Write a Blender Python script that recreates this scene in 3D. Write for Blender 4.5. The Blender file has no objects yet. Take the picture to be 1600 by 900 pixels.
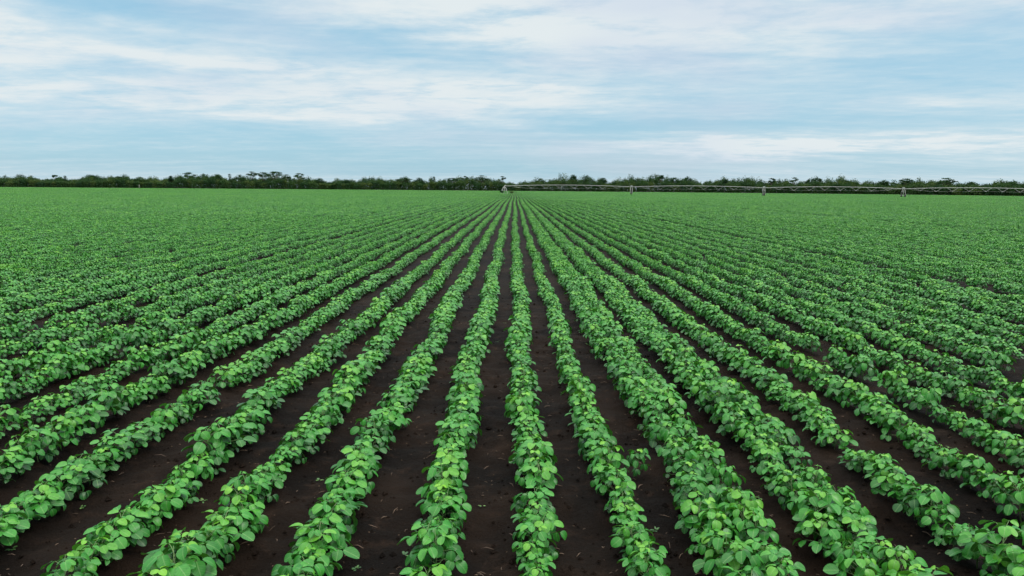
import bpy, math, random
import numpy as np
from mathutils import Vector, Matrix, Euler

random.seed(7)
rng = np.random.default_rng(11)
R = math.radians
sc = bpy.context.scene
COL = sc.collection

# ------------------------------------------------------------------ helpers
class MB:
    """collects faces; build() links them as one mesh object"""
    def __init__(self):
        self.v, self.f, self.uv, self.tone, self.mi, self.sm = [], [], [], [], [], []

    def face(self, idx, uv=None, tone=0.5, mi=0, smooth=True):
        self.f.append(tuple(idx))
        self.uv.append(uv if uv is not None else [(0.5, 0.5)] * len(idx))
        self.tone.append(tone)
        self.mi.append(mi)
        self.sm.append(smooth)

    def verts(self, pts):
        b = len(self.v)
        self.v.extend([tuple(p) for p in pts])
        return b

    def tube(self, pts, radii, n=6, tone=0.5, mi=0, cap=True):
        rings = []
        pts = [Vector(p) for p in pts]
        for i, p in enumerate(pts):
            d = (pts[min(i + 1, len(pts) - 1)] - pts[max(i - 1, 0)]).normalized()
            a = d.cross(Vector((0, 0, 1)))
            if a.length < 1e-3:
                a = d.cross(Vector((1, 0, 0)))
            a.normalize()
            c = d.cross(a)
            r = radii[i] if not isinstance(radii, (int, float)) else radii
            rings.append(self.verts([p + (a * math.cos(2 * math.pi * k / n) + c * math.sin(2 * math.pi * k / n)) * r for k in range(n)]))
        for i in range(len(rings) - 1):
            for k in range(n):
                k2 = (k + 1) % n
                self.face((rings[i] + k, rings[i] + k2, rings[i + 1] + k2, rings[i + 1] + k), tone=tone, mi=mi)
        if cap:
            self.face([rings[0] + k for k in range(n)][::-1], tone=tone, mi=mi, smooth=False)
            self.face([rings[-1] + k for k in range(n)], tone=tone, mi=mi, smooth=False)

    def box(self, c, s, mi=0):
        x, y, z = c
        a, b, h = s[0] / 2, s[1] / 2, s[2] / 2
        o = self.verts([(x + i * a, y + j * b, z + k * h) for k in (-1, 1) for j in (-1, 1) for i in (-1, 1)])
        for q in ((0, 2, 3, 1), (4, 5, 7, 6), (0, 1, 5, 4), (2, 6, 7, 3), (0, 4, 6, 2), (1, 3, 7, 5)):
            self.face([o + k for k in q], mi=mi, smooth=False)

    def mesh(self, name, mats):
        me = bpy.data.meshes.new(name)
        me.from_pydata(self.v, [], self.f)
        for m in mats:
            me.materials.append(m)
        me.polygons.foreach_set('material_index', self.mi)
        me.polygons.foreach_set('use_smooth', self.sm)
        uvl = me.uv_layers.new(name='UVMap')
        flat = [c for f in self.uv for p in f for c in p]
        uvl.data.foreach_set('uv', flat)
        at = me.attributes.new('tone', 'FLOAT', 'FACE')
        at.data.foreach_set('value', self.tone)
        me.update()
        return me

    def build(self, name, mats, parent=None):
        o = bpy.data.objects.new(name, self.mesh(name, mats if isinstance(mats, list) else [mats]))
        COL.objects.link(o)
        if parent:
            o.parent = parent
        return o


def tag(o, label=None, cat=None, group=None, kind=None):
    for k, v in (('label', label), ('category', cat), ('group', group), ('kind', kind)):
        if v:
            o[k] = v
    return o


def empty(name, loc=(0, 0, 0), rz=0):
    o = bpy.data.objects.new(name, None)
    COL.objects.link(o)
    o.location = loc
    o.rotation_euler = (0, 0, rz)
    o.empty_display_size = 0.1
    return o


def new_mat(name):
    m = bpy.data.materials.new(name)
    m.use_nodes = True
    nt = m.node_tree
    nt.nodes.clear()
    return m, nt


class NG:
    """small wrapper for building node trees"""
    def __init__(self, nt):
        self.nt = nt

    def n(self, typ, **kw):
        nd = self.nt.nodes.new(typ)
        for k, v in kw.items():
            setattr(nd, k, v)
        return nd

    def put(self, sock, val):
        if isinstance(val, bpy.types.NodeSocket):
            self.nt.links.new(val, sock)
        elif val is not None:
            sock.default_value = val

    def m(self, op, a, b=None, c=None, clamp=False):
        nd = self.n('ShaderNodeMath', operation=op)
        nd.use_clamp = clamp
        self.put(nd.inputs[0], a)
        if b is not None:
            self.put(nd.inputs[1], b)
        if c is not None:
            self.put(nd.inputs[2], c)
        return nd.outputs[0]

    def mix(self, fac, a, b, blend='MIX'):
        nd = self.n('ShaderNodeMix', data_type='RGBA', blend_type=blend)
        nd.clamp_factor = True
        self.put(nd.inputs[0], fac)
        self.put(nd.inputs[6], a)
        self.put(nd.inputs[7], b)
        return nd.outputs[2]

    def noise(self, vec, scale, detail=4, rough=0.5, dist=0.0):
        nd = self.n('ShaderNodeTexNoise')
        if vec is not None:
            self.put(nd.inputs['Vector'], vec)
        nd.inputs['Scale'].default_value = scale
        nd.inputs['Detail'].default_value = detail
        nd.inputs['Roughness'].default_value = rough
        nd.inputs['Distortion'].default_value = dist
        return nd.outputs['Fac']

    def smooth(self, x, a, b):
        nd = self.n('ShaderNodeMapRange', interpolation_type='SMOOTHSTEP')
        self.put(nd.inputs[0], x)
        nd.inputs[1].default_value = a
        nd.inputs[2].default_value = b
        return nd.outputs[0]

    def xyz(self, x, y, z):
        nd = self.n('ShaderNodeCombineXYZ')
        for i, v in enumerate((x, y, z)):
            self.put(nd.inputs[i], v)
        return nd.outputs[0]


def rgb(r, g, b):
    return (r, g, b, 1.0)


# ------------------------------------------------------------------ materials
def leaf_material(name, dark, mid, young, rough=0.42, transl=0.22, vein=True, spec=0.26):
    m, nt = new_mat(name)
    g = NG(nt)
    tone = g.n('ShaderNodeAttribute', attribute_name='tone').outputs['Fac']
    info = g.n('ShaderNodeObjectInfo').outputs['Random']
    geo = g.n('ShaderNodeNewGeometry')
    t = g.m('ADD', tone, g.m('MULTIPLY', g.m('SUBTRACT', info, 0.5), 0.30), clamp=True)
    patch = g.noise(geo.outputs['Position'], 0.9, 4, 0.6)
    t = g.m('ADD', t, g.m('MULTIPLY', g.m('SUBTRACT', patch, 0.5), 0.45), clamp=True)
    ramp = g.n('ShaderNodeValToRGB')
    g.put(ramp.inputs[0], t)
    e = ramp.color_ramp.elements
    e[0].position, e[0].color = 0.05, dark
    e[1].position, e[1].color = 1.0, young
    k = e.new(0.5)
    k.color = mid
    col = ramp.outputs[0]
    rough_s = rough
    if vein:
        uv = g.n('ShaderNodeTexCoord').outputs['UV']
        sp = g.n('ShaderNodeSeparateXYZ')
        g.put(sp.inputs[0], uv)
        ax = g.m('ABSOLUTE', g.m('SUBTRACT', sp.outputs[0], 0.5))
        midrib = g.smooth(ax, 0.045, 0.015)
        side = g.m('FRACT', g.m('MULTIPLY', g.m('SUBTRACT', sp.outputs[1], g.m('MULTIPLY', ax, 0.7)), 6.0))
        sv = g.smooth(g.m('ABSOLUTE', g.m('SUBTRACT', side, 0.5)), 0.10, 0.03)
        vf = g.m('MAXIMUM', g.m('MULTIPLY', midrib, 0.45), g.m('MULTIPLY', sv, 0.20))
        col = g.mix(vf, col, rgb(0.17, 0.30, 0.10))
        blot = g.noise(g.n('ShaderNodeTexCoord').outputs['Object'], 60, 3)
        col = g.mix(g.m('MULTIPLY', g.smooth(blot, 0.45, 0.75), 0.35), col, dark)
    pb = g.n('ShaderNodeBsdfPrincipled')
    g.put(pb.inputs['Base Color'], col)
    pb.inputs['Roughness'].default_value = rough_s
    pb.inputs['Specular IOR Level'].default_value = spec
    tr = g.n('ShaderNodeBsdfTranslucent')
    g.put(tr.inputs['Color'], g.mix(0.5, col, rgb(0.10, 0.26, 0.02)))
    mx = g.n('ShaderNodeMixShader')
    mx.inputs[0].default_value = transl
    g.put(mx.inputs[1], pb.outputs[0])
    g.put(mx.inputs[2], tr.outputs[0])
    out = g.n('ShaderNodeOutputMaterial')
    g.put(out.inputs[0], mx.outputs[0])
    return m


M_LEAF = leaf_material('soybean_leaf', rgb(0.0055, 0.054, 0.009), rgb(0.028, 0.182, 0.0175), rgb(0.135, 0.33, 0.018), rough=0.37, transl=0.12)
M_TREE = leaf_material('tree_leaf', rgb(0.007, 0.024, 0.011), rgb(0.018, 0.045, 0.013), rgb(0.050, 0.072, 0.017), rough=0.8, transl=0.12, vein=False, spec=0.08)
M_WEED = leaf_material('weed_leaf', rgb(0.02, 0.07, 0.02), rgb(0.05, 0.13, 0.03), rgb(0.12, 0.2, 0.05))


def simple_mat(name, c1, c2, scale, rough=0.7, metal=0.0, bump=0.0):
    m, nt = new_mat(name)
    g = NG(nt)
    co = g.n('ShaderNodeTexCoord').outputs['Object']
    f = g.noise(co, scale, 5, 0.6)
    pb = g.n('ShaderNodeBsdfPrincipled')
    g.put(pb.inputs['Base Color'], g.mix(g.smooth(f, 0.3, 0.7), c1, c2))
    pb.inputs['Roughness'].default_value = rough
    pb.inputs['Metallic'].default_value = metal
    if bump:
        b = g.n('ShaderNodeBump')
        b.inputs['Strength'].default_value = bump
        g.put(b.inputs['Height'], f)
        g.put(pb.inputs['Normal'], b.outputs[0])
    out = g.n('ShaderNodeOutputMaterial')
    g.put(out.inputs[0], pb.outputs[0])
    return m


M_STEM = simple_mat('soybean_stem', rgb(0.10, 0.17, 0.05), rgb(0.07, 0.12, 0.04), 40)
M_BARK = simple_mat('tree_bark', rgb(0.05, 0.04, 0.03), rgb(0.10, 0.085, 0.065), 3, 0.9)
M_GALV = simple_mat('galvanised_steel', rgb(0.42, 0.42, 0.39), rgb(0.30, 0.30, 0.28), 1.5, 0.55, 0.2)
M_TYRE = simple_mat('black_rubber', rgb(0.012, 0.012, 0.012), rgb(0.025, 0.022, 0.02), 6, 0.8)
M_STRAW = simple_mat('dry_straw', rgb(0.11, 0.068, 0.04), rgb(0.04, 0.024, 0.015), 14, 0.8)
M_POST = simple_mat('pale_wood', rgb(0.38, 0.35, 0.30), rgb(0.25, 0.23, 0.2), 4, 0.9)


def soil_material():
    m, nt = new_mat('damp_soil')
    g = NG(nt)
    pos = g.n('ShaderNodeNewGeometry').outputs['Position']
    big = g.noise(pos, 0.9, 4, 0.55)
    mid = g.noise(pos, 6.0, 6, 0.65)
    fine = g.noise(pos, 45.0, 5, 0.7)
    col = g.mix(g.smooth(big, 0.35, 0.68), rgb(0.0028, 0.0017, 0.0011), rgb(0.0112, 0.0062, 0.0035))
    col = g.mix(g.m('MULTIPLY', g.smooth(mid, 0.5, 0.75), 0.6), col, rgb(0.026, 0.015, 0.0095))
    col = g.mix(g.m('MULTIPLY', g.smooth(fine, 0.40, 0.25), 0.7), col, rgb(0.0025, 0.002, 0.0017))
    vo = g.n('ShaderNodeTexVoronoi')
    g.put(vo.inputs['Vector'], pos)
    vo.inputs['Scale'].default_value = 22.0
    speck = g.m('MULTIPLY', g.smooth(vo.outputs['Distance'], 0.13, 0.06), g.smooth(g.noise(pos, 11.0, 2), 0.56, 0.66))
    col = g.mix(speck, col, rgb(0.13, 0.085, 0.055))
    # beyond the field: earth under the woodland
    pb = g.n('ShaderNodeBsdfPrincipled')
    g.put(pb.inputs['Base Color'], col)
    g.put(pb.inputs['Roughness'], g.m('ADD', 0.62, g.m('MULTIPLY', fine, 0.3)))
    pb.inputs['Specular IOR Level'].default_value = 0.06
    b = g.n('ShaderNodeBump')
    b.inputs['Strength'].default_value = 1.0
    b.inputs['Distance'].default_value = 0.05
    g.put(b.inputs['Height'], g.m('ADD', g.m('MULTIPLY', mid, 0.7), g.m('MULTIPLY', fine, 0.4)))
    g.put(pb.inputs['Normal'], b.outputs[0])
    out = g.n('ShaderNodeOutputMaterial')
    g.put(out.inputs[0], pb.outputs[0])
    return m


M_SOIL = soil_material()

# ------------------------------------------------------------------ camera
F = 1155.0                      # focal length in pixels of the 1600 px photograph
EYE = 1.90
cam = bpy.data.cameras.new('camera')
cam.sensor_width = 36.0
cam.lens = F / 1600 * 36
cam.clip_start = 0.05
cam.clip_end = 20000
co = bpy.data.objects.new('camera', cam)
COL.objects.link(co)
PITCH, YAW, ROLL = R(7.61), R(0.10), R(0.46)
rot = Matrix.Rotation(YAW, 3, 'Z') @ Matrix.Rotation(math.pi / 2 - PITCH, 3, 'X') @ Matrix.Rotation(ROLL, 3, 'Z')
co.location = (0, 0, EYE)
co.rotation_euler = rot.to_euler()
sc.camera = co
INV = rot.inverted()


def project(p):
    q = INV @ (Vector(p) - Vector((0, 0, EYE)))
    if q.z > -0.05:
        return None
    return (800 + F * q.x / -q.z, 450 - F * q.y / -q.z, -q.z)


def horizon_y(px):
    return 295.6 + 0.008 * (px - 800)


def world_x(px, depth):
    return (px - 802) / F * depth * 1.009


# ------------------------------------------------------------------ rows of the crop
ROWS = {-6: -3.26, -5: -2.70, -4: -2.06, -3: -1.54, -2: -0.99, -1: -0.435, 0: 0.077, 1: 0.572, 2: 1.14, 3: 1.745, 4: 2.33, 5: 2.88}
SP = 0.56


def row_x(i):
    if i in ROWS:
        return ROWS[i]
    x = ROWS[5] + (i - 5) * SP if i > 5 else ROWS[-6] + (i + 6) * SP
    # a wider wheel track every pass of the planter
    for t in (8.6, 22.8, 37.0, 51.2):
        if x > t:
            x += 0.32
    for t in (-6.3, -16.2, -30.4, -44.6):
        if x < t:
            x -= 0.24
    return x


WID = {-6: 0.92, -5: 0.92, -4: 0.92, -3: 0.95, -2: 0.97, -1: 0.95, 0: 0.90, 1: 0.80, 2: 1.5, 3: 1.32, 4: 0.92, 5: 0.88}
HGT = {-4: 0.98, -3: 1.0, 0: 0.95, 1: 0.95, 2: 1.08, 3: 1.02, 4: 0.98}
rp = {}


def row_par(i):
    if i not in rp:
        q = random.Random(1000 + i)
        rp[i] = (q.uniform(0, 6.28), q.uniform(0, 6.28), WID.get(i, q.uniform(0.78, 0.94)), 0.78 * HGT.get(i, q.uniform(0.84, 1.08)))
    return rp[i]


def wob(i, y):
    a, b, _, _ = row_par(i)
    return 0.030 * math.sin(y * 0.8 + a) + 0.016 * math.sin(y * 2.3 + b) + 0.03 * math.sin(y * 0.11 + 1.0)


# ------------------------------------------------------------------ ground (one sheet)
def axis(lo, hi, step, far, growth=1.35):
    a = list(np.arange(lo, hi + 1e-6, step))
    s, x = step, a[-1]
    while x < far:
        s *= growth
        x += s
        a.append(x)
    s, x = step, a[0]
    while x > -far:
        s *= growth
        x -= s
        a.insert(0, x)
    return np.array(a)


gx = axis(-6.5, 6.5, 0.045, 9000)
gy = axis(1.2, 13.0, 0.045, 9000)
XX, YY = np.meshgrid(gx, gy)
near = np.clip((15 - np.hypot(XX, YY)) / 6, 0, 1)
ridge = np.zeros_like(XX)
for i in range(-14, 15):
    ridge = np.maximum(ridge, np.exp(-((XX - row_x(i)) / 0.13) ** 2))


def vnoise(x, y, s, seed):
    r2 = np.random.default_rng(seed)
    T = r2.random((256, 256))
    u, v = x / s, y / s
    iu, iv = np.floor(u).astype(int), np.floor(v).astype(int)
    fu, fv = u - iu, v - iv
    fu, fv = fu * fu * (3 - 2 * fu), fv * fv * (3 - 2 * fv)
    a, b = T[iu % 256, iv % 256], T[(iu + 1) % 256, iv % 256]
    c, d = T[iu % 256, (iv + 1) % 256], T[(iu + 1) % 256, (iv + 1) % 256]
    return (a * (1 - fu) + b * fu) * (1 - fv) + (c * (1 - fu) + d * fu) * fv - 0.5


ZZ = near * (0.028 * ridge + 0.05 * vnoise(XX, YY, 0.55, 1) + 0.042 * vnoise(XX, YY, 0.17, 2) + 0.032 * vnoise(XX, YY, 0.09, 3))
nv = XX.size
me = bpy.data.meshes.new('ground')
ny, nx = XX.shape
ids = np.arange(nv).reshape(ny, nx)
quads = np.stack([ids[:-1, :-1], ids[:-1, 1:], ids[1:, 1:], ids[1:, :-1]], -1).reshape(-1, 4)
me.from_pydata(np.stack([XX, YY, ZZ], -1).reshape(-1, 3).tolist(), [], quads.tolist())
me.polygons.foreach_set('use_smooth', [True] * len(me.polygons))
me.materials.append(M_SOIL)
ground = bpy.data.objects.new('ground', me)
COL.objects.link(ground)
tag(ground, 'dark damp brown soil between the crop rows', 'ground', kind='structure')


def ground_z(x, y):
    ix = int(np.clip(np.searchsorted(gx, x), 0, nx - 1))
    iy = int(np.clip(np.searchsorted(gy, y), 0, ny - 1))
    return float(ZZ[iy, ix])


# ------------------------------------------------------------------ soybean plants
STN = ((0.08, 0.52), (0.24, 0.88), (0.46, 1.0), (0.67, 0.94), (0.85, 0.68), (0.955, 0.35))


def leaflet(mb, base, d, nrm, L, W, fold, bend, tone, lod, mi=0):
    d = d.normalized()
    s = d.cross(nrm).normalized()
    nrm = s.cross(d).normalized()

    def pt(t, side):
        ang = bend * t
        c = base + d * (L * t * math.cos(ang * 0.6)) - nrm * (L * t * math.sin(ang * 0.6))
        return c, side
    if lod == 0:
        rows = [mb.verts([base])]
        for t, w in STN:
            c, _ = pt(t, 0)
            rip = 0.05 * W * math.sin(t * 9 + base.x * 90)
            rows.append(mb.verts([c - s * (w * W) + nrm * (fold * w * W + rip), c, c + s * (w * W) + nrm * (fold * w * W - rip)]))
        c, _ = pt(1.0, 0)
        tip = mb.verts([c])
        b = rows[0]
        r = rows[1]
        u = lambda i: (0.0, 0.5, 1.0)[i]
        t1 = STN[0][0]
        mb.face((b, r + 1, r), [(0.5, 0), (0.5, t1), (0.2, t1)], tone, mi)
        mb.face((b, r + 2, r + 1), [(0.5, 0), (0.8, t1), (0.5, t1)], tone, mi)
        for k in range(1, len(STN)):
            p, q = rows[k], rows[k + 1]
            ta, tb = STN[k - 1][0], STN[k][0]
            wa, wb = STN[k - 1][1] * .5, STN[k][1] * .5
            mb.face((p, p + 1, q + 1, q), [(.5 - wa, ta), (.5, ta), (.5, tb), (.5 - wb, tb)], tone, mi)
            mb.face((p + 1, p + 2, q + 2, q + 1), [(.5, ta), (.5 + wa, ta), (.5 + wb, tb), (.5, tb)], tone, mi)
        q = rows[-1]
        tb = STN[-1][0]
        mb.face((q, q + 1, tip), [(.35, tb), (.5, tb), (.5, 1)], tone, mi)
        mb.face((q + 1, q + 2, tip), [(.5, tb), (.65, tb), (.5, 1)], tone, mi)
    else:
        c, _ = pt(0.5, 0)
        e, _ = pt(1.0, 0)
        o = mb.verts([base, c - s * W * 1.1 + nrm * fold * W, e, c + s * W * 1.1 + nrm * fold * W])
        mb.face((o, o + 3, o + 2, o + 1), [(.5, 0), (1, .5), (.5, 1), (0, .5)], tone, mi, smooth=False)


def make_plant(seed, lod, big=1.0):
    """returns (foliage, shoot, stem) mesh builders"""
    q = random.Random(seed)
    fo, sh, st = MB(), MB(), MB()
    H = q.uniform(0.19, 0.235)
    lean = Vector((q.uniform(-.12, .12), q.uniform(-.12, .12), 1)).normalized()
    if lod == 0:
        st.tube([(0, 0, -0.03), tuple(lean * H * 0.5), tuple(lean * H)], [0.0045, 0.0038, 0.0022], 6)
    n = q.choice((13, 14, 15))
    az = q.uniform(0, 6.28)
    for k in range(n):
        f = k / (n - 1)
        az += math.pi * 0.76 + q.uniform(-.5, .5)
        z0 = H * (0.30 + 0.70 * f)
        base = lean * z0
        el = R(10 + 46 * f + q.uniform(-10, 10))
        pl = (0.098 - 0.040 * f) * q.uniform(0.8, 1.2)
        out = Vector((math.cos(az), math.sin(az), 0))
        P = base + (out * math.cos(el) + Vector((0, 0, 1)) * math.sin(el)) * pl
        if lod == 0:
            mid = base.lerp(P, 0.5) + Vector((0, 0, 0.008))
            st.tube([tuple(base), tuple(mid), tuple(P)], [0.0022, 0.0018, 0.0014], 5, cap=False)
        size = (0.72 + 0.5 * math.sin(math.pi * min(1, 0.15 + f * 0.72))) * q.uniform(0.88, 1.12)
        if f > 0.93:
            size *= 0.72
        tgt = sh if f > 0.96 else fo
        tone0 = (0.12 + 0.46 * f if tgt is fo else q.uniform(0.55, 0.78)) + q.uniform(-.09, .09)  # lower leaves darker: older leaf colour, plus row-flank shade put into the tone
        droop = R(q.uniform(12, 60) - 24 * f)
        for j, da in enumerate((0, 1, -1)):
            a2 = az + da * R(q.uniform(58, 88))
            dr = droop + R(q.uniform(-10, 14)) + (0 if j else 0.0)
            d = Vector((math.cos(a2) * math.cos(dr), math.sin(a2) * math.cos(dr), -math.sin(dr)))
            up = Vector((math.cos(a2) * math.sin(dr), math.sin(a2) * math.sin(dr), math.cos(dr)))
            side = d.cross(up)
            up = (up + side * q.uniform(-.65, .65)).normalized()
            b = P + (out * 0.018 * size if j == 0 else d * 0.004)
            L = 0.058 * size * q.uniform(0.92, 1.1) * (1.08 if j == 0 else 0.96)
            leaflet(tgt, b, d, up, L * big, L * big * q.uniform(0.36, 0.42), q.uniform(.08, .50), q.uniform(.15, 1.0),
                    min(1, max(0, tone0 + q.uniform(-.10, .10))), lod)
    return fo, sh, st


NVAR = 10
near_meshes = []
for s in range(NVAR):
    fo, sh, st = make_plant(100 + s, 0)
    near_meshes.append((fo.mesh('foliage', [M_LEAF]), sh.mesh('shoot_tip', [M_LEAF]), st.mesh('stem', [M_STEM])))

# sources for the mass of the crop (kept out of the scene's own collection)
SRC = bpy.data.collections.new('crop_sources')
src_n = 0


def add_src(mesh):
    global src_n
    o = bpy.data.objects.new('soybean_crop_%03d' % src_n, mesh)
    SRC.objects.link(o)
    src_n += 1
    return src_n - 1


def merge(parts):
    m = MB()
    for mb, mi in parts:
        b = len(m.v)
        m.v.extend(mb.v)
        for k in range(len(mb.f)):
            m.face([b + i for i in mb.f[k]], mb.uv[k], mb.tone[k], mi, mb.sm[k])
    return m


IDX_FULL, IDX_MID, IDX_SEG, IDX_PATCH = [], [], [], []
for s in range(NVAR):
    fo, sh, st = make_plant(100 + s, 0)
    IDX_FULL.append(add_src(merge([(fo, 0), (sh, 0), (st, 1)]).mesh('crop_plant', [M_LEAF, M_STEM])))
mids = []
for s in range(8):
    fo, sh, st = make_plant(300 + s, 1)
    mb = merge([(fo, 0), (sh, 0)])
    mids.append(mb)
    IDX_MID.append(add_src(mb.mesh('crop_plant_far', [M_LEAF])))


def put_into(dst, src, x, y, rz, sx, sz):
    b = len(dst.v)
    c, s = math.cos(rz), math.sin(rz)
    dst.v.extend([(x + (v[0] * c - v[1] * s) * sx, y + v[0] * s + v[1] * c, v[2] * sz) for v in src.v])
    dt = random.uniform(-.08, .08)
    for k in range(len(src.f)):
        dst.face([b + i for i in src.f[k]], src.uv[k], min(1, max(0, src.tone[k] + dt)), 0, False)


SEG = 1.68
for s in range(8):
    mb = MB()
    y = -SEG / 2 + 0.07
    while y < SEG / 2:
        if random.random() > 0.02:
            put_into(mb, random.choice(mids), random.gauss(0, .02), y, random.uniform(0, 6.28), random.uniform(.92, 1.10), random.uniform(.85, 1.15))
        y += 0.115
    IDX_SEG.append(add_src(mb.mesh('crop_segment', [M_LEAF])))
PW, PL = SP * 8, 5.0
big = []
for s in range(4):
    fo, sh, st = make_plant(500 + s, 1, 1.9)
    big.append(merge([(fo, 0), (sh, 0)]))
for s in range(4):
    mb = MB()
    for r in range(8):
        y = -PL / 2 + 0.15
        while y < PL / 2:
            if random.random() > 0.03:
                put_into(mb, random.choice(big), (r - 3.5) * SP + random.gauss(0, .03), y, random.uniform(0, 6.28), .82, random.uniform(.55, .85))
            y += 0.30
    IDX_PATCH.append(add_src(mb.mesh('crop_patch', [M_LEAF])))


def far_edge(px):
    xs = [-400, 0, 200, 400, 780, 1000, 1200, 1380, 1600, 2000]
    ds = [680, 690, 720, 760, 790, 740, 680, 600, 480, 440]
    return float(np.interp(px, xs, ds))


# every plant of the near rows, one by one
plants = []
Y_FULL, Y_MID, Y_SEG = 15.0, 46.0, 130.0
for i in range(-75, 76):
    x0 = row_x(i)
    a, b, w, h = row_par(i)
    y = 0.6 + random.random() * 0.12
    gap_until = -1
    q = random.Random(5000 + i)
    while y < Y_MID:
        y += (0.112 if y < 10 else 0.100) * q.uniform(0.8, 1.25) * (1.06 if w < 0.9 else 1.0)
        if abs(x0) > 0.95 * y + 2.5 or (abs(x0) < 0.35 and y < 0.9):
            continue
        if y < gap_until:
            continue
        if q.random() < (0.02 if y < 10 else 0.010):
            gap_until = y + (q.uniform(0.12, 0.34) if abs(i) > 4 or y > 14 else q.uniform(0.08, 0.14))
            continue
        n_side = 2 if w > 1.25 else 1
        for k in range(n_side):
            dx = wob(i, y) + q.gauss(0, 0.012)
            if n_side == 2:
                dx += (k - 0.5) * 0.20 * w / 1.4 + q.gauss(0, .015)
                if q.random() < 0.12:
                    continue
            s = (q.uniform(0.78, 1.16) if y < 10 else q.uniform(0.86, 1.10)) * (0.97 + 0.07 * math.sin(y * 1.7 + a) + 0.07 * math.sin(y * 6.1 + b))
            ws = (w if n_side == 1 else 0.90) * s
            plants.append(dict(row=i, x=x0 + dx, y=y + (k * 0.05 if n_side == 2 else 0), rz=q.uniform(0, 6.28), sx=ws, sy=max(ws, 0.80 * s), sz=s * h * q.uniform(.9, 1.12),
                               var=q.randrange(NVAR), tx=q.uniform(-.09, .09), ty=q.uniform(-.09, .09)))
# a stray plant between two rows, as in the photograph
plants.append(dict(row=99, x=0.835, y=4.72, rz=0.4, sx=0.62, sy=0.62, sz=0.72, var=3, tx=0.05, ty=0.0))

for p in plants:
    c = project((p['x'], p['y'], 0.20 * p['sz']))
    p['px'] = c
    p['seen'] = c is not None and -40 < c[0] < 1640 and 0 < c[1] < 940
    p['d'] = math.hypot(p['x'], p['y'])
seen = sorted([p for p in plants if p['seen']], key=lambda p: p['d'] / (0.5 * (p['sx'] + p['sz'])) ** 0.3)
single = seen[:300]
if not any(p['row'] == 99 for p in single):
    single = single[:299] + [p for p in plants if p['row'] == 99]
single_ids = set(id(p) for p in single)

ORD = ['', 'first', 'second', 'third', 'fourth', 'fifth', 'sixth', 'seventh', 'eighth', 'ninth', 'tenth', 'eleventh', 'twelfth', 'thirteenth',
       'fourteenth', 'fifteenth', 'sixteenth', 'seventeenth', 'eighteenth', 'nineteenth', 'twentieth']
TENS = {20: 'twenty', 30: 'thirty', 40: 'forty', 50: 'fifty', 60: 'sixty', 70: 'seventy'}


def ordinal(n):
    if n <= 20:
        return ORD[n]
    t, u = n // 10 * 10, n % 10
    if u == 0:
        return TENS[t][:-1] + 'ieth'
    return TENS[t] + '-' + ORD[u]


ROWNAME = {0: 'middle row', 1: 'thin row right of middle', 2: 'broad bushy row', 3: 'second broad bushy row', 4: 'row beyond both broad rows',
           -1: 'row left of middle'}


def row_name(i):
    if i in ROWNAME:
        return ROWNAME[i]
    return '%s row %s of middle' % (ordinal(abs(i)), 'left' if i < 0 else 'right')


by_row = {}
for p in single:
    by_row.setdefault(p['row'], []).append(p)
for i, lst in by_row.items():
    lst.sort(key=lambda p: p['y'])
    for k, p in enumerate(lst):
        look = []
        if p['sz'] > 0.90:
            look.append('tall')
        elif p['sz'] < 0.66:
            look.append('low')
        if p['sx'] > 1.05:
            look.append('spreading')
        elif p['sx'] < 0.80:
            look.append('narrow')
        if not look:
            look.append('leafy green')
        if i == 99:
            lab = 'small stray soybean plant alone on bare soil between the thin and broad rows'
        else:
            lab = '%s soybean plant, %s from the near end of the %s' % (' '.join(look), ordinal(k + 1), row_name(i))
        z = ground_z(p['x'], p['y'])
        e = empty('soybean_plant', (p['x'], p['y'], z))
        e.rotation_euler = (p['tx'], p['ty'], p['rz'])
        # scale across the row and along it
        e.scale = (p['sx'], p['sy'], p['sz'])
        tag(e, lab, 'plant', 'soybean plants in the near rows')
        for nm, mh in zip(('foliage', 'shoot_tip', 'stem'), near_meshes[p['var']]):
            o = bpy.data.objects.new(nm, mh)
            COL.objects.link(o)
            o.parent = e

# the rest of the crop: points that carry instances, one object
P, I, RT, S = [], [], [], []


def add_pt(x, y, z, idx, rx, ry, rz, sx, sy, sz):
    P.append((x, y, z)); I.append(idx); RT.append((rx, ry, rz)); S.append((sx, sy, sz))


for p in plants:
    if id(p) in single_ids:
        continue
    if p['y'] < Y_FULL:
        idx, z = IDX_FULL[p['var']], ground_z(p['x'], p['y'])
    else:
        idx, z = IDX_MID[p['var'] % 8], 0
    add_pt(p['x'], p['y'], z, idx, p['tx'], p['ty'], p['rz'], p['sx'], p['sy'], p['sz'])
y = Y_MID + SEG / 2
while y < Y_SEG:
    lim = 0.95 * y
    for i in range(int(-lim / SP), int(lim / SP) + 1):
        a, b, w, h = row_par(i)
        if random.random() < 0.012:
            continue
        add_pt(row_x(i) + wob(i, y), y, 0, random.choice(IDX_SEG), 0, 0, random.choice((0, math.pi)), w * random.uniform(.92, 1.08), 1, h * random.uniform(.92, 1.08))
    y += SEG
y0 = y - SEG / 2 + PL / 2
y = y0
while y < 840:
    lim = 0.95 * y
    for j in range(int(-lim / PW), int(lim / PW) + 1):
        x = (j + 0.5) * PW
        px = 802 + F * x / y
        if y > far_edge(px) - 3:
            continue
        add_pt(x, y, 0, random.choice(IDX_PATCH), 0, 0, random.choice((0, math.pi)), 1, 1, random.uniform(.9, 1.12))
    y += PL

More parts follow.
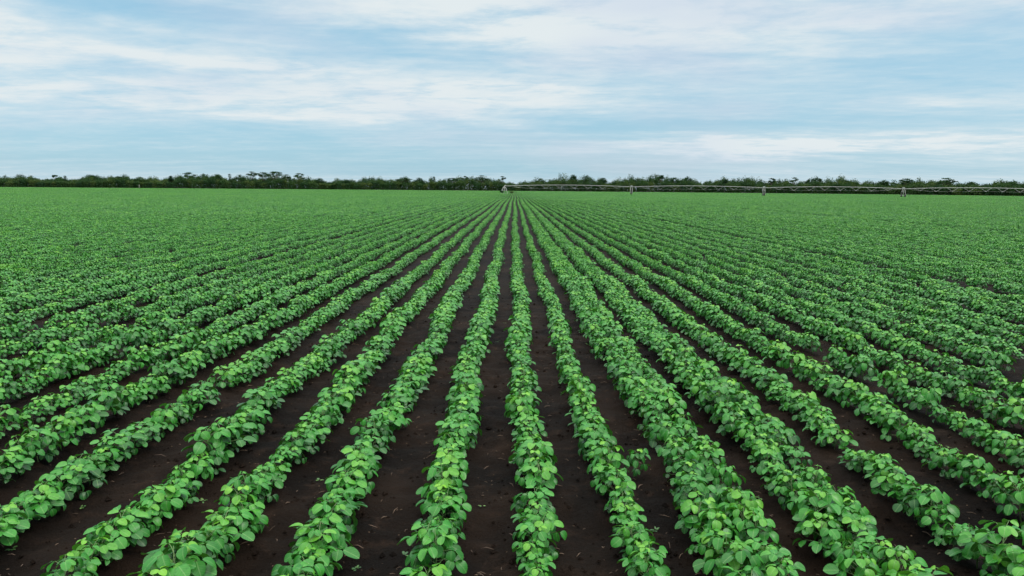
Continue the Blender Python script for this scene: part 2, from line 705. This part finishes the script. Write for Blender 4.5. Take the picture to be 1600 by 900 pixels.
me = bpy.data.meshes.new('soybean_crop')
me.from_pydata(P, [], [])
at = me.attributes.new('idx', 'INT', 'POINT'); at.data.foreach_set('value', I)
at = me.attributes.new('irot', 'FLOAT_VECTOR', 'POINT'); at.data.foreach_set('vector', np.array(RT, dtype=np.float32).ravel())
at = me.attributes.new('iscl', 'FLOAT_VECTOR', 'POINT'); at.data.foreach_set('vector', np.array(S, dtype=np.float32).ravel())
crop = bpy.data.objects.new('soybean_crop', me)
COL.objects.link(crop)
tag(crop, 'green soybean rows running to the far woodland', 'crop', kind='stuff')
ng = bpy.data.node_groups.new('scatter_crop', 'GeometryNodeTree')
ng.interface.new_socket('Geometry', in_out='INPUT', socket_type='NodeSocketGeometry')
ng.interface.new_socket('Geometry', in_out='OUTPUT', socket_type='NodeSocketGeometry')
gi, go = ng.nodes.new('NodeGroupInput'), ng.nodes.new('NodeGroupOutput')
iop = ng.nodes.new('GeometryNodeInstanceOnPoints')
ci = ng.nodes.new('GeometryNodeCollectionInfo')
ci.inputs['Collection'].default_value = SRC
ci.inputs['Separate Children'].default_value = True
ci.inputs['Reset Children'].default_value = True


def named(n, t):
    nd = ng.nodes.new('GeometryNodeInputNamedAttribute')
    nd.data_type = t
    nd.inputs['Name'].default_value = n
    return nd.outputs['Attribute']


ng.links.new(gi.outputs[0], iop.inputs['Points'])
ng.links.new(ci.outputs[0], iop.inputs['Instance'])
iop.inputs['Pick Instance'].default_value = True
ng.links.new(named('idx', 'INT'), iop.inputs['Instance Index'])
ng.links.new(named('irot', 'FLOAT_VECTOR'), iop.inputs['Rotation'])
ng.links.new(named('iscl', 'FLOAT_VECTOR'), iop.inputs['Scale'])
ng.links.new(iop.outputs[0], go.inputs[0])
md = crop.modifiers.new('scatter', 'NODES')
md.node_group = ng
print('crop instances', len(P), 'single', len(single), 'seen', len(seen))

# ------------------------------------------------------------------ litter on the soil
mb = MB()
for k in range(2600):
    y = 2.2 + 12 * random.random() ** 1.5
    x = random.uniform(-0.8 * y - .4, 0.8 * y + .4)
    z = ground_z(x, y) + 0.004
    a = random.uniform(0, 6.28)
    L = random.choice((.012, .02, .025, .04, .07)) * random.uniform(.6, 1.2)
    w = random.uniform(.0012, .003)
    d = Vector((math.cos(a), math.sin(a), random.uniform(-.1, .25))) * L
    p = Vector((x, y, z))
    mid = p + d * 0.5 + Vector((random.uniform(-.1, .1), random.uniform(-.1, .1), .1)) * L
    mb.tube([p, mid, p + d], [w, w * 1.1, w * .6], 4, cap=True)
o = mb.build('straw_litter', M_STRAW)
tag(o, 'dry straw bits strewn over the bare soil', 'straw', kind='stuff')
mb = MB()
for k in range(7000):
    y = 2.2 + 11 * random.random() ** 1.4
    x = random.uniform(-0.8 * y - .4, 0.8 * y + .4)
    z = ground_z(x, y)
    r = random.choice((.005, .007, .01, .014, .02)) * random.uniform(.7, 1.3)
    b = []
    for dx, dy, dz in ((1, 0, 0), (-1, 0, 0), (0, 1, 0), (0, -1, 0), (0, 0, .8), (0, 0, -.8)):
        b.append((x + dx * r * random.uniform(.6, 1.2), y + dy * r * random.uniform(.6, 1.2), z + dz * r * random.uniform(.6, 1.2)))
    i0 = mb.verts(b)
    for t in ((0, 2, 4), (2, 1, 4), (1, 3, 4), (3, 0, 4), (2, 0, 5), (1, 2, 5), (3, 1, 5), (0, 3, 5)):
        mb.face([i0 + q for q in t], smooth=False)
o = mb.build('soil_clods', M_SOIL)
tag(o, 'small dark soil clods on the bare strips', 'soil clods', kind='stuff')
mb = MB()
for k in range(70):
    y = 2.8 + 8 * random.random() ** 1.3
    x = random.uniform(-0.75 * y, 0.75 * y)
    z = ground_z(x, y)
    for j in range(random.randint(3, 7)):
        a = random.uniform(0, 6.28)
        d = Vector((math.cos(a), math.sin(a), random.uniform(.1, .7)))
        leaflet(mb, Vector((x, y, z + .004)) + d * .006, d, Vector((0, 0, 1)), random.uniform(.012, .034), random.uniform(.004, .009), .1, .5, random.random(), 0)
o = mb.build('weed_seedlings', M_WEED)
tag(o, 'tiny weed seedlings on the bare soil', 'weeds', kind='stuff')

# ------------------------------------------------------------------ woodland beyond the field
def crown_quads(mb, c, rx, ry, rz, n, size, tone, q, hollow=0.45):
    """n leaf clumps spread through an ellipsoid with an uneven skin"""
    g_ = np.random.default_rng(q.randrange(1 << 30))
    v = g_.normal(size=(n, 3))
    v /= np.linalg.norm(v, axis=1)[:, None]
    r = (hollow + (1 - hollow) * g_.random(n)) * (0.92 + 0.16 * np.sin(v[:, 0] * 5 + c[0]) * np.sin(v[:, 2] * 4 + c[1]))
    p = np.array(c) + v * r[:, None] * np.array((rx, ry, rz))
    nr = v + g_.normal(size=(n, 3)) * .5 + np.array((0, 0, .3))
    nr /= np.linalg.norm(nr, axis=1)[:, None]
    a = np.cross(nr, g_.normal(size=(n, 3)))
    a /= np.linalg.norm(a, axis=1)[:, None] + 1e-9
    b = np.cross(nr, a)
    sz = (size * g_.uniform(.6, 1.3, n))[:, None]
    pts = np.stack([p - a * sz, p - b * sz * .65, p + a * sz, p + b * sz * .65], 1).reshape(-1, 3)
    o = len(mb.v)
    mb.v.extend(map(tuple, pts.tolist()))
    mb.f.extend([(o + 4 * k, o + 4 * k + 1, o + 4 * k + 2, o + 4 * k + 3) for k in range(n)])
    mb.uv.extend([[(.5, .5)] * 4] * n)
    mb.tone.extend(np.clip(tone + g_.uniform(-.15, .15, n), 0, 1).tolist())
    mb.mi.extend([0] * n)
    mb.sm.extend([False] * n)


TOPX = [-400, 0, 100, 200, 300, 400, 460, 550, 600, 650, 700, 760, 800, 850, 900, 1000, 1060, 1100, 1200, 1300, 1400, 1450, 1550, 1600, 2000]
TOPY = [275, 278, 278.5, 277.5, 276.5, 276.5, 279, 281.5, 281.5, 279.5, 280.5, 279.5, 284, 281.5, 279, 280, 279, 281.5, 282, 282.5, 284, 285, 286, 286.5, 289]


def h_at(px, top, d):
    return EYE + (horizon_y(px) - top) * d / F


wood = MB()
q = random.Random(77)
slots = [(r_, px_) for r_ in range(4) for px_ in np.arange(-380, 1980, 4.6)]
for k, (r_, px_) in enumerate(slots):
    px = px_ + q.uniform(-3, 3)
    row = (r_ + q.random()) / 4
    d = far_edge(px) + 3 + row * 55
    hh = h_at(px, float(np.interp(px, TOPX, TOPY)), d) * (0.74 + 0.44 * row) * q.uniform(.84, 1.14)
    hh *= 1.0 + 0.13 * math.sin(px * 0.045) + 0.10 * math.sin(px * 0.13 + 1) + 0.08 * math.sin(px * 0.31)
    hh = max(hh, 2.2)
    r = q.uniform(2.4, 4.4)
    x = world_x(px, d)
    tone = q.choice((.1, .2, .3, .4, .5, .62, .8)) * q.uniform(.8, 1.1)
    # crown with a skirt of lower growth
    crown_quads(wood, (x, d, hh * 0.68), r * 1.25, r * 1.1, hh * 0.32, 210, 0.50, tone, q, 0.35)
    crown_quads(wood, (x + q.uniform(-1, 1), d - .5, hh * 0.28), r * 1.2, r, hh * 0.36, 80, 0.6, tone * .8, q)
    if k % 3 == 0:
        wood.tube([(x, d, -.1), (x + q.uniform(-.4, .4), d, hh * .6)], [.16, .09], 5, mi=1, cap=False)
o = wood.build('woodland', [M_TREE, M_BARK])
tag(o, 'dense dark green savanna woodland along the far edge of the field', 'woodland', kind='stuff')

TREES = [
    # px, top y, width px, kind, label
    (97, 273.6, 11, 'flat', 'small flat-topped tree just left of a thin pointed treetop'),
    (113, 275.0, 12, 'slim', 'thin pointed treetop poking up near the photo\'s left edge'),
    (155, 272.4, 28, 'dome', 'broad rounded dark tree, highest near the photo\'s left edge'),
    (195, 274.6, 20, 'dome', 'rounded tree right of the broad highest left-edge tree'),
    (228, 275.4, 25, 'dome', 'low domed tree directly above the thin pale post'),
    (275, 274.0, 9, 'dome', 'small round treetop between a domed tree and a flat umbrella tree'),
    (303, 269.4, 20, 'flat', 'flat umbrella tree with open sky beneath, left of the dense tall clump'),
    (325, 270.6, 22, 'dome', 'dense tall dome beside the left flat umbrella tree'),
    (347, 270.8, 18, 'dome', 'dense rounded tree forming the right half of a tall clump'),
    (366, 271.8, 12, 'slim', 'thin spire of a treetop right of the dense tall clump'),
    (381, 272.0, 18, 'dome', 'low domed tree between a thin spire and the open umbrella trees'),
    (400, 268.2, 18, 'flat', 'leftmost of the tall open umbrella trees standing close together'),
    (418, 269.2, 26, 'flat', 'wide layered umbrella tree in the middle of the tall open cluster'),
    (435, 268.0, 26, 'flat', 'tallest layered umbrella tree on the whole left skyline'),
    (453, 272.6, 11, 'flat', 'small umbrella tree at the right end of the open cluster'),
    (472, 270.8, 18, 'flat', 'lone layered umbrella tree standing apart right of the open cluster'),
    (503, 277.4, 20, 'dome', 'low rounded tree right of the lone umbrella tree'),
    (546, 280.0, 20, 'dome', 'lowest rounded treetop where the left skyline dips'),
    (597, 279.2, 18, 'dome', 'rounded tree right of the skyline dip'),
    (632, 277.6, 24, 'flat', 'broad flat tree left of a square-topped dense tree'),
    (656, 276.8, 18, 'dome', 'square-topped dense tree right of a broad flat one'),
    (679, 276.0, 9, 'slim', 'narrow upright tree alone left of the central flat trees'),
    (708, 278.2, 22, 'flat', 'low flat tree left of a tiny umbrella treetop'),
    (727, 275.2, 9, 'flat', 'tiny umbrella treetop left of the central domed tree'),
    (752, 274.2, 24, 'umbrella', 'tall domed umbrella tree left of the irrigation pivot'),
    (784, 275.4, 11, 'flat', 'small flat treetop straight above the irrigation pivot frame'),
    (842, 277.6, 22, 'dome', 'rounded tree behind the first irrigation span'),
    (893, 271.8, 14, 'dome', 'upright tree at the left end of the tall right-centre clump'),
    (913, 272.4, 26, 'dome', 'tallest broad tree right of centre, above the first irrigation span'),
    (938, 276.4, 18, 'dome', 'lower rounded tree at the right end of the tall right-centre clump'),
    (993, 276.8, 32, 'dome', 'wide low dome right behind the first wheeled irrigation tower'),
    (1027, 273.8, 16, 'flat', 'thin flat umbrella tree with sky under it, right of a wide dome'),
    (1048, 275.8, 20, 'dome', 'dense tree right of the thin flat umbrella tree'),
    (1067, 274.8, 18, 'dome', 'second dense tree right of the thin flat umbrella tree'),
    (1125, 278.4, 9, 'dome', 'small round treetop left of the second wheeled irrigation tower'),
    (1196, 278.6, 14, 'flat', 'flat treetop just above the second wheeled irrigation tower'),
    (1231, 277.4, 15, 'flat', 'detached flat umbrella tree right of the second wheeled irrigation tower'),
    (1253, 279.2, 12, 'dome', 'small dense dome beside a flat umbrella tree above the third span'),
    (1266, 278.4, 17, 'flat', 'flat umbrella tree touching a small dense dome above the third span'),
    (1312, 280.6, 22, 'dome', 'rounded tree halfway along the third irrigation span'),
    (1368, 280.0, 18, 'dome', 'low rounded tree left of the third wheeled irrigation tower'),
    (1402, 279.0, 19, 'flat', 'flat-topped dark tree behind the third wheeled irrigation tower'),
    (1463, 278.2, 28, 'umbrella', 'broad peaked umbrella tree, highest near the photo\'s right edge'),
    (1500, 283.4, 18, 'dome', 'low rounded tree right of the broad peaked umbrella tree'),
    (1564, 283.6, 18, 'dome', 'low rounded tree closest to the photo\'s right edge'),
]
for px, top, wpx, kind, lab in TREES:
    q = random.Random(int(px * 7))
    d = far_edge(px) + q.uniform(14, 44)
    x = world_x(px, d)
    H = h_at(px, top, d)
    W = wpx * d / F / 2 * 1.15
    e = empty('tree', (x, d, 0))
    tr, cr = MB(), MB()
    if kind in ('flat', 'umbrella'):
        fork = H * 0.45
        tr.tube([(0, 0, -.2), (q.uniform(-.3, .3), 0, fork * .5), (q.uniform(-.5, .5), 0, fork)], [.42, .32, .26], 7)
        n = max(4, int(W * 1.1))
        for k in range(n):
            a = 2 * math.pi * k / n + q.uniform(-.4, .4)
            rr = W * q.uniform(.35, .78)
            zz = H * (1 - 0.05) - (rr / W) ** 2 * H * (0.10 if kind == 'flat' else 0.26) - q.uniform(0, .2) * H
            lx, ly = math.cos(a) * rr, math.sin(a) * rr
            tr.tube([(0, 0, fork), (lx * .45, ly * .45, fork + (zz - fork) * .62), (lx, ly, zz)], [.2, .15, .09], 5, cap=False)
            pr = W * q.uniform(.34, .5)
            crown_quads(cr, (lx, ly, zz), pr, pr, H * 0.05 + .3, 110, .45, q.choice((.12, .2, .3)), q, .1)
        crown_quads(cr, (0, 0, H * .955), W * .6, W * .6, H * .05, 120, .42, .15, q, .1)
    elif kind == 'slim':
        tr.tube([(0, 0, -.2), (0, 0, H * .9)], [.2, .05], 6)
        for k in range(5):
            z = H * (.5 + .11 * k)
            crown_quads(cr, (q.uniform(-.3, .3), 0, z), W * (1 - .14 * k), W * (1 - .14 * k), H * .09, 70, .4, .2, q, .1)
    else:
        fork = H * .38
        tr.tube([(0, 0, -.2), (q.uniform(-.3, .3), 0, fork * .6), (0, 0, fork)], [.32, .25, .2], 7)
        n = 7
        tone = q.choice((.12, .22, .3, .42))
        for k in range(n):
            a = 2 * math.pi * k / n + q.uniform(-.4, .4)
            rr = W * q.uniform(.3, .72)
            zz = H * (.88 - .42 * (rr / W) ** 2 - q.uniform(0, .16))
            lx, ly = math.cos(a) * rr, math.sin(a) * rr
            tr.tube([(0, 0, fork), (lx * .6, ly * .6, (fork + zz) / 2), (lx, ly, zz)], [.14, .09, .04], 5, cap=False)
            crown_quads(cr, (lx, ly, zz), W * .48, W * .48, H * .16, 120, .45, tone + q.uniform(-.08, .12), q, .2)
        crown_quads(cr, (0, 0, H * .86), W * .52, W * .52, H * .13, 140, .45, tone, q, .2)
    tr.build('trunk', M_BARK, e)
    cr.build('crown', M_TREE, e)
    tag(e, lab, 'tree', 'trees standing above the far woodland')

# thin pale post in front of the woodland on the left
d = 640
mb = MB()
mb.tube([(0, 0, -.1), (0.03, 0, 1.9), (0.05, 0, 3.2)], [.22, .2, .17], 7)
mb.box((0.05, 0, 3.25), (.62, .5, .14))
o = mb.build('post', M_POST)
o.location = (world_x(226, d), d, 0)
tag(o, 'thin pale post standing before the woodland on the left', 'post')

# ------------------------------------------------------------------ centre pivot irrigator
TW = [(-4.1, 315.0), (47.8, 304.0), (98.2, 293.5), (147.6, 283.0), (197.0, 272.5), (246.4, 262.0)]
PIPE_Z = 3.25
root = empty('irrigation_pivot', (TW[0][0], TW[0][1], 0))
tag(root, 'long galvanised centre-pivot irrigator on wheeled towers across the right of the field', 'irrigation machine')
ox, oy = TW[0]
# the fixed pyramid frame
mb = MB()
B = 1.5
for sx in (-1, 1):
    for sy in (-1, 1):
        mb.tube([(sx * B, sy * B, -.05), (sx * .3, sy * .3, PIPE_Z - .3)], .075, 6)
for z, f in ((0.15, .96), (1.4, .68), (2.6, .42)):
    b = .3 + (B - .3) * f
    for p0, p1 in (((-b, -b), (b, -b)), ((b, -b), (b, b)), ((b, b), (-b, b)), ((-b, b), (-b, -b))):
        mb.tube([(p0[0], p0[1], z), (p1[0], p1[1], z)], .05, 5)
mb.tube([(0, 0, 0), (0, 0, PIPE_Z + .15)], .13, 8)
mb.tube([(0, 0, PIPE_Z + .15), (.35, 0, PIPE_Z + .35), (.8, -.1, PIPE_Z)], .12, 8)
pt = mb.build('pivot_frame', M_GALV, root)
mb = MB()
mb.box((-.95, -.95, 1.25), (.55, .32, .95))
mb.build('control_box', M_GALV, pt)
AX = Vector((TW[1][0] - TW[0][0], TW[1][1] - TW[0][1], 0)).normalized()
NRM = Vector((-AX.y, AX.x, 0))
for k in range(5):
    A = Vector((TW[k][0] - ox, TW[k][1] - oy, PIPE_Z))
    Bv = Vector((TW[k + 1][0] - ox, TW[k + 1][1] - oy, PIPE_Z))
    n = 9
    arch = lambda t: A.lerp(Bv, t) + Vector((0, 0, .55 * 4 * t * (1 - t)))
    pp = MB()
    pp.tube([arch(t / 36) for t in range(37)], .085, 8)
    span = pp.build('span_pipe', M_GALV, root)
    tr = MB()
    low = []
    for j in range(1, n):
        t = j / n
        depth = 1.35 * min(1, 4 * t * (1 - t) * 1.25 + .12)
        low.append(arch(t) - Vector((0, 0, depth)))
    # two lower chords would be rods; braces form the V shapes seen under the pipe
    for j, lp in enumerate(low):
        t = (j + 1) / n
        for s in (-1, 1):
            tp = arch(t) + NRM * 0.0
            tr.tube([arch(t - .35 / n), lp + NRM * s * .55], .022, 5, cap=False)
            tr.tube([arch(t + .35 / n), lp + NRM * s * .55], .022, 5, cap=False)
        tr.tube([lp - NRM * .55, lp + NRM * .55], .05, 5, cap=False)
    for s in (-1, 1):
        chain = [A] + [lp + NRM * s * .55 for lp in low] + [Bv]
        tr.tube(chain, .012, 5, cap=False)
    tr.build('truss', M_GALV, span)
    # wheeled tower at the outer end
    c = Bv.copy()
    c.z = 0
    tw = MB()
    for s in (-1, 1):
        for u in (-.45, .45):
            tw.tube([c + AX * u + NRM * s * 2.0 + Vector((0, 0, .75)), c + AX * u * .7 + NRM * s * .2 + Vector((0, 0, PIPE_Z - .05))], .05, 6)
    tw.tube([c - NRM * 2.3 + Vector((0, 0, .72)), c + NRM * 2.3 + Vector((0, 0, .72))], .11, 6)
    for u in (-.45, .45):
        tw.tube([c + AX * u - NRM * 1.2 + Vector((0, 0, 2.1)), c + AX * u + NRM * 1.2 + Vector((0, 0, 2.1))], .05, 5)
    for z, s in ((.75, -2.0), (.75, 2.0)):
        tw.tube([c - AX * .45 + NRM * s + Vector((0, 0, z)), c + AX * .45 + NRM * s + Vector((0, 0, z))], .06, 5)
    tower = tw.build('drive_tower', M_GALV, root)
    bx = MB()
    bc = c + Vector((0, 0, PIPE_Z + .30))
    bx.box(tuple(bc), (.75, .4, .6))
    bx.build('tower_box', M_GALV, tower)
    wl = MB()
    R0, wd = .66, .20
    prof = ((.26, -wd * .7), (.55, -wd), (R0, -wd * .75), (R0, wd * .75), (.55, wd), (.26, wd * .7))
    N = 20
    base = wl.verts([AX * yy + NRM * (r * math.cos(2 * math.pi * a / N)) + Vector((0, 0, r * math.sin(2 * math.pi * a / N))) for a in range(N) for r, yy in prof])
    for a in range(N):
        for j in range(6):
            wl.face((base + a * 6 + j, base + ((a + 1) % N) * 6 + j, base + ((a + 1) % N) * 6 + (j + 1) % 6, base + a * 6 + (j + 1) % 6))
    wl.tube([AX * -.1, AX * .1], .3, 12)
    for s in (-1, 1):
        w = wl.build('wheel', M_TYRE, tower)
        w.location = c + NRM * s * 2.25 + Vector((0, 0, .66))

# shrubs by the pivot frame
for (px, d, h, w, lab) in ((783, 309, 1.5, 1.2, 'dark green shrub at the left foot of the irrigation pivot frame'),
                           (797, 306, 1.2, 1.3, 'grey-green weed clump at the right foot of the irrigation pivot frame')):
    q = random.Random(px)
    e = empty('shrub', (world_x(px, d), d, 0))
    s_, f_ = MB(), MB()
    for k in range(6):
        a = k * 1.05
        s_.tube([(0, 0, -.05), (math.cos(a) * w * .4, math.sin(a) * w * .4, h * .7)], [.03, .012], 5)
    for k in range(5):
        crown_quads(f_, (q.uniform(-.5, .5) * w, q.uniform(-.4, .4) * w, h * q.uniform(.45, .7)), w * .6, w * .6, h * .36, 60, .16, .25 if px < 790 else .75, q, .2)
    s_.build('stem', M_BARK, e)
    f_.build('foliage', M_TREE, e)
    tag(e, lab, 'shrub')

# ------------------------------------------------------------------ sky
SUN_EL, SUN_AZ = R(44), R(104)       # azimuth measured from +Y, clockwise positive
W = bpy.data.worlds.new('World')
sc.world = W
W.use_nodes = True
nt = W.node_tree
nt.nodes.clear()
g = NG(nt)
sky = g.n('ShaderNodeTexSky', sky_type='NISHITA')
sky.sun_disc = False
sky.sun_elevation = SUN_EL
sky.sun_rotation = SUN_AZ
sky.air_density = 1.0
sky.dust_density = 1.0
sky.ozone_density = 1.5
dirv = g.n('ShaderNodeTexCoord').outputs['Generated']
sp = g.n('ShaderNodeSeparateXYZ')
g.put(sp.inputs[0], dirv)
X, Y, Z = sp.outputs
az = g.m('ARCTAN2', X, Y)
hyp = g.m('SQRT', g.m('ADD', g.m('MULTIPLY', X, X), g.m('MULTIPLY', Y, Y)))
el = g.m('DIVIDE', Z, g.m('MAXIMUM', hyp, 0.02))
zz = g.m('ADD', g.m('MAXIMUM', Z, 0.0), 0.07)
cx, cy = g.m('DIVIDE', X, zz), g.m('DIVIDE', Y, zz)
cl = g.xyz(g.m('MULTIPLY', cx, 0.32), cy, 0.0)
n1 = g.noise(cl, 0.55, 9, 0.58, 0.6)
n2 = g.noise(g.xyz(g.m('MULTIPLY', cx, 0.5), g.m('MULTIPLY', cy, 2.6), 4.0), 0.9, 7, 0.6, 0.5)
n3 = g.noise(g.xyz(g.m('MULTIPLY', az, 5.0), g.m('MULTIPLY', el, 42.0), 7.0), 1.0, 6, 0.6, 0.4)
wa = g.m('MULTIPLY', g.m('SUBTRACT', n1, 0.5), 0.35)
we = g.m('MULTIPLY', g.m('SUBTRACT', n3, 0.5), 0.040)
azd, eld = g.m('ADD', az, wa), g.m('ADD', el, we)


def blob(px, py, rx, ry, amp, tilt=0.0):
    """soft cloud bank at a direction given in the photograph's degrees"""
    a0 = math.atan((px - 802) / F)
    e0 = (horizon_y(px) - py) / F / math.sqrt(1 + ((px - 802) / F) ** 2)
    da = g.m('SUBTRACT', azd, a0)
    de = g.m('SUBTRACT', g.m('SUBTRACT', eld, e0), g.m('MULTIPLY', da, tilt))
    s = g.m('ADD', g.m('POWER', g.m('ABSOLUTE', g.m('DIVIDE', da, rx / F)), 2.0), g.m('POWER', g.m('ABSOLUTE', g.m('DIVIDE', de, ry / F)), 2.0))
    return g.m('MULTIPLY', g.m('EXPONENT', g.m('MULTIPLY', s, -1.0)), amp)


BLOBS = [
    (820, 25, 330, 55, .55, 0), (1050, 60, 350, 50, .30, 0), (250, 92, 300, 13, .55, -.05), (60, 75, 110, 25, .35, 0), (150, 150, 240, 26, .38, 0),
    (640, 158, 240, 20, .62, 0), (850, 143, 180, 9, .35, 0.0), (560, 182, 200, 12, .28, 0), (30, 25, 60, 45, .45, 0),
    (1180, 232, 170, 13, .62, 0), (1050, 224, 180, 6, .35, 0), (1480, 225, 220, 16, .42, .0), (1480, 162, 120, 10, .25, 0), (660, 95, 120, 10, -.2, 0),
    (1450, 20, 120, 18, .2, 0), (330, 62, 180, 6, .2, -.06),
    (270, 25, 190, 30, -.42, 0), (600, 78, 120, 16, -.40, 0), (350, 222, 540, 24, -.42, 0), (300, 255, 700, 18, -.30, 0), (1000, 268, 500, 10, -.16, 0), (1450, 110, 260, 40, -.22, .1), (960, 203, 200, 12, -.35, 0),
    (1250, 190, 400, 16, -.22, 0), (1130, 246, 120, 5, -.25, 0), (1350, 248, 150, 5, -.2, 0),
]
acc = None
for b in BLOBS:
    v = blob(*b)
    acc = v if acc is None else g.m('ADD', acc, v)
n5 = g.noise(g.xyz(g.m('MULTIPLY', cx, 0.75), cy, 3.0), 2.6, 9, 0.62, 0.25)
n6 = g.noise(g.xyz(g.m('MULTIPLY', cx, 0.8), g.m('ADD', cy, g.m('MULTIPLY', cx, 0.25)), 8.0), 7.0, 6, 0.6, 0.3)
brk = g.m('ADD', 0.35, g.smooth(n5, 0.33, 0.66))
acc = g.m('MULTIPLY', acc, g.m('MULTIPLY', brk, 0.85))
n4 = g.noise(g.xyz(g.m('MULTIPLY', az, 11.0), g.m('MULTIPLY', g.m('ADD', el, g.m('MULTIPLY', az, 0.03)), 120.0), 2.0), 1.0, 7, 0.62, 0.7)
tex = g.m('ADD', g.m('MULTIPLY', g.m('SUBTRACT', n1, 0.5), 0.6), g.m('ADD', g.m('MULTIPLY', g.m('SUBTRACT', n2, 0.5), 0.55), g.m('ADD', g.m('MULTIPLY', g.m('SUBTRACT', n3, 0.5), 0.5), g.m('ADD', g.m('MULTIPLY', g.m('SUBTRACT', n4, 0.5), 0.20), g.m('ADD', g.m('MULTIPLY', g.m('SUBTRACT', n5, 0.5), 0.55), g.m('MULTIPLY', g.m('SUBTRACT', n6, 0.5), 0.40))))))
M = g.m('ADD', g.m('ADD', 0.49, acc), tex)
M = g.smooth(M, -0.05, 1.05)
hz = g.smooth(el, 0.05, 0.0)            # pale band low on the horizon
M = g.m('ADD', M, g.m('MULTIPLY', hz, 0.03), clamp=True)
cover = g.m('ADD', 0.72, g.m('MULTIPLY', M, 0.28))
cloudcol = g.mix(M, rgb(0.335, 0.635, 0.82), rgb(0.765, 0.835, 0.86))
# thin overcast is brighter overhead than near the horizon
mauve = g.smooth(g.noise(g.xyz(g.m('MULTIPLY', az, 2.5), g.m('MULTIPLY', el, 11.0), 9.0), 1.0, 3), 0.45, 0.75)
cloudcol = g.mix(g.m('MULTIPLY', mauve, 0.60), cloudcol, rgb(0.58, 0.68, 0.82))
over = g.smooth(Z, 0.25, 0.85)
cloudcol = g.mix(over, cloudcol, rgb(0.88, 0.88, 0.86))
lift = g.m('ADD', 1.0, g.m('MULTIPLY', over, 3.4))
bgc = g.n('ShaderNodeBackground')
g.put(bgc.inputs[0], cloudcol)
g.put(bgc.inputs[1], lift)
bgs = g.n('ShaderNodeBackground')
g.put(bgs.inputs[0], sky.outputs[0])
bgs.inputs[1].default_value = 0.12
mx = g.n('ShaderNodeMixShader')
g.put(mx.inputs[0], cover)
g.put(mx.inputs[1], bgs.outputs[0])
g.put(mx.inputs[2], bgc.outputs[0])
out = g.n('ShaderNodeOutputWorld')
g.put(out.inputs[0], mx.outputs[0])

sun = bpy.data.lights.new('sun', 'SUN')
sun.energy = 1.5
sun.angle = R(12)
sun.color = (1.0, 0.96, 0.90)
so = bpy.data.objects.new('sun', sun)
COL.objects.link(so)
sd = Vector((math.sin(SUN_AZ) * math.cos(SUN_EL), math.cos(SUN_AZ) * math.cos(SUN_EL), math.sin(SUN_EL)))
so.rotation_euler = sd.to_track_quat('Z', 'Y').to_euler()

vs = sc.view_settings
vs.view_transform = 'Standard'
vs.look = 'None'
vs.exposure = 0.0
vs.gamma = 1.0
vs.use_curve_mapping = False
sc.cycles.max_bounces = 6
sc.cycles.transparent_max_bounces = 4
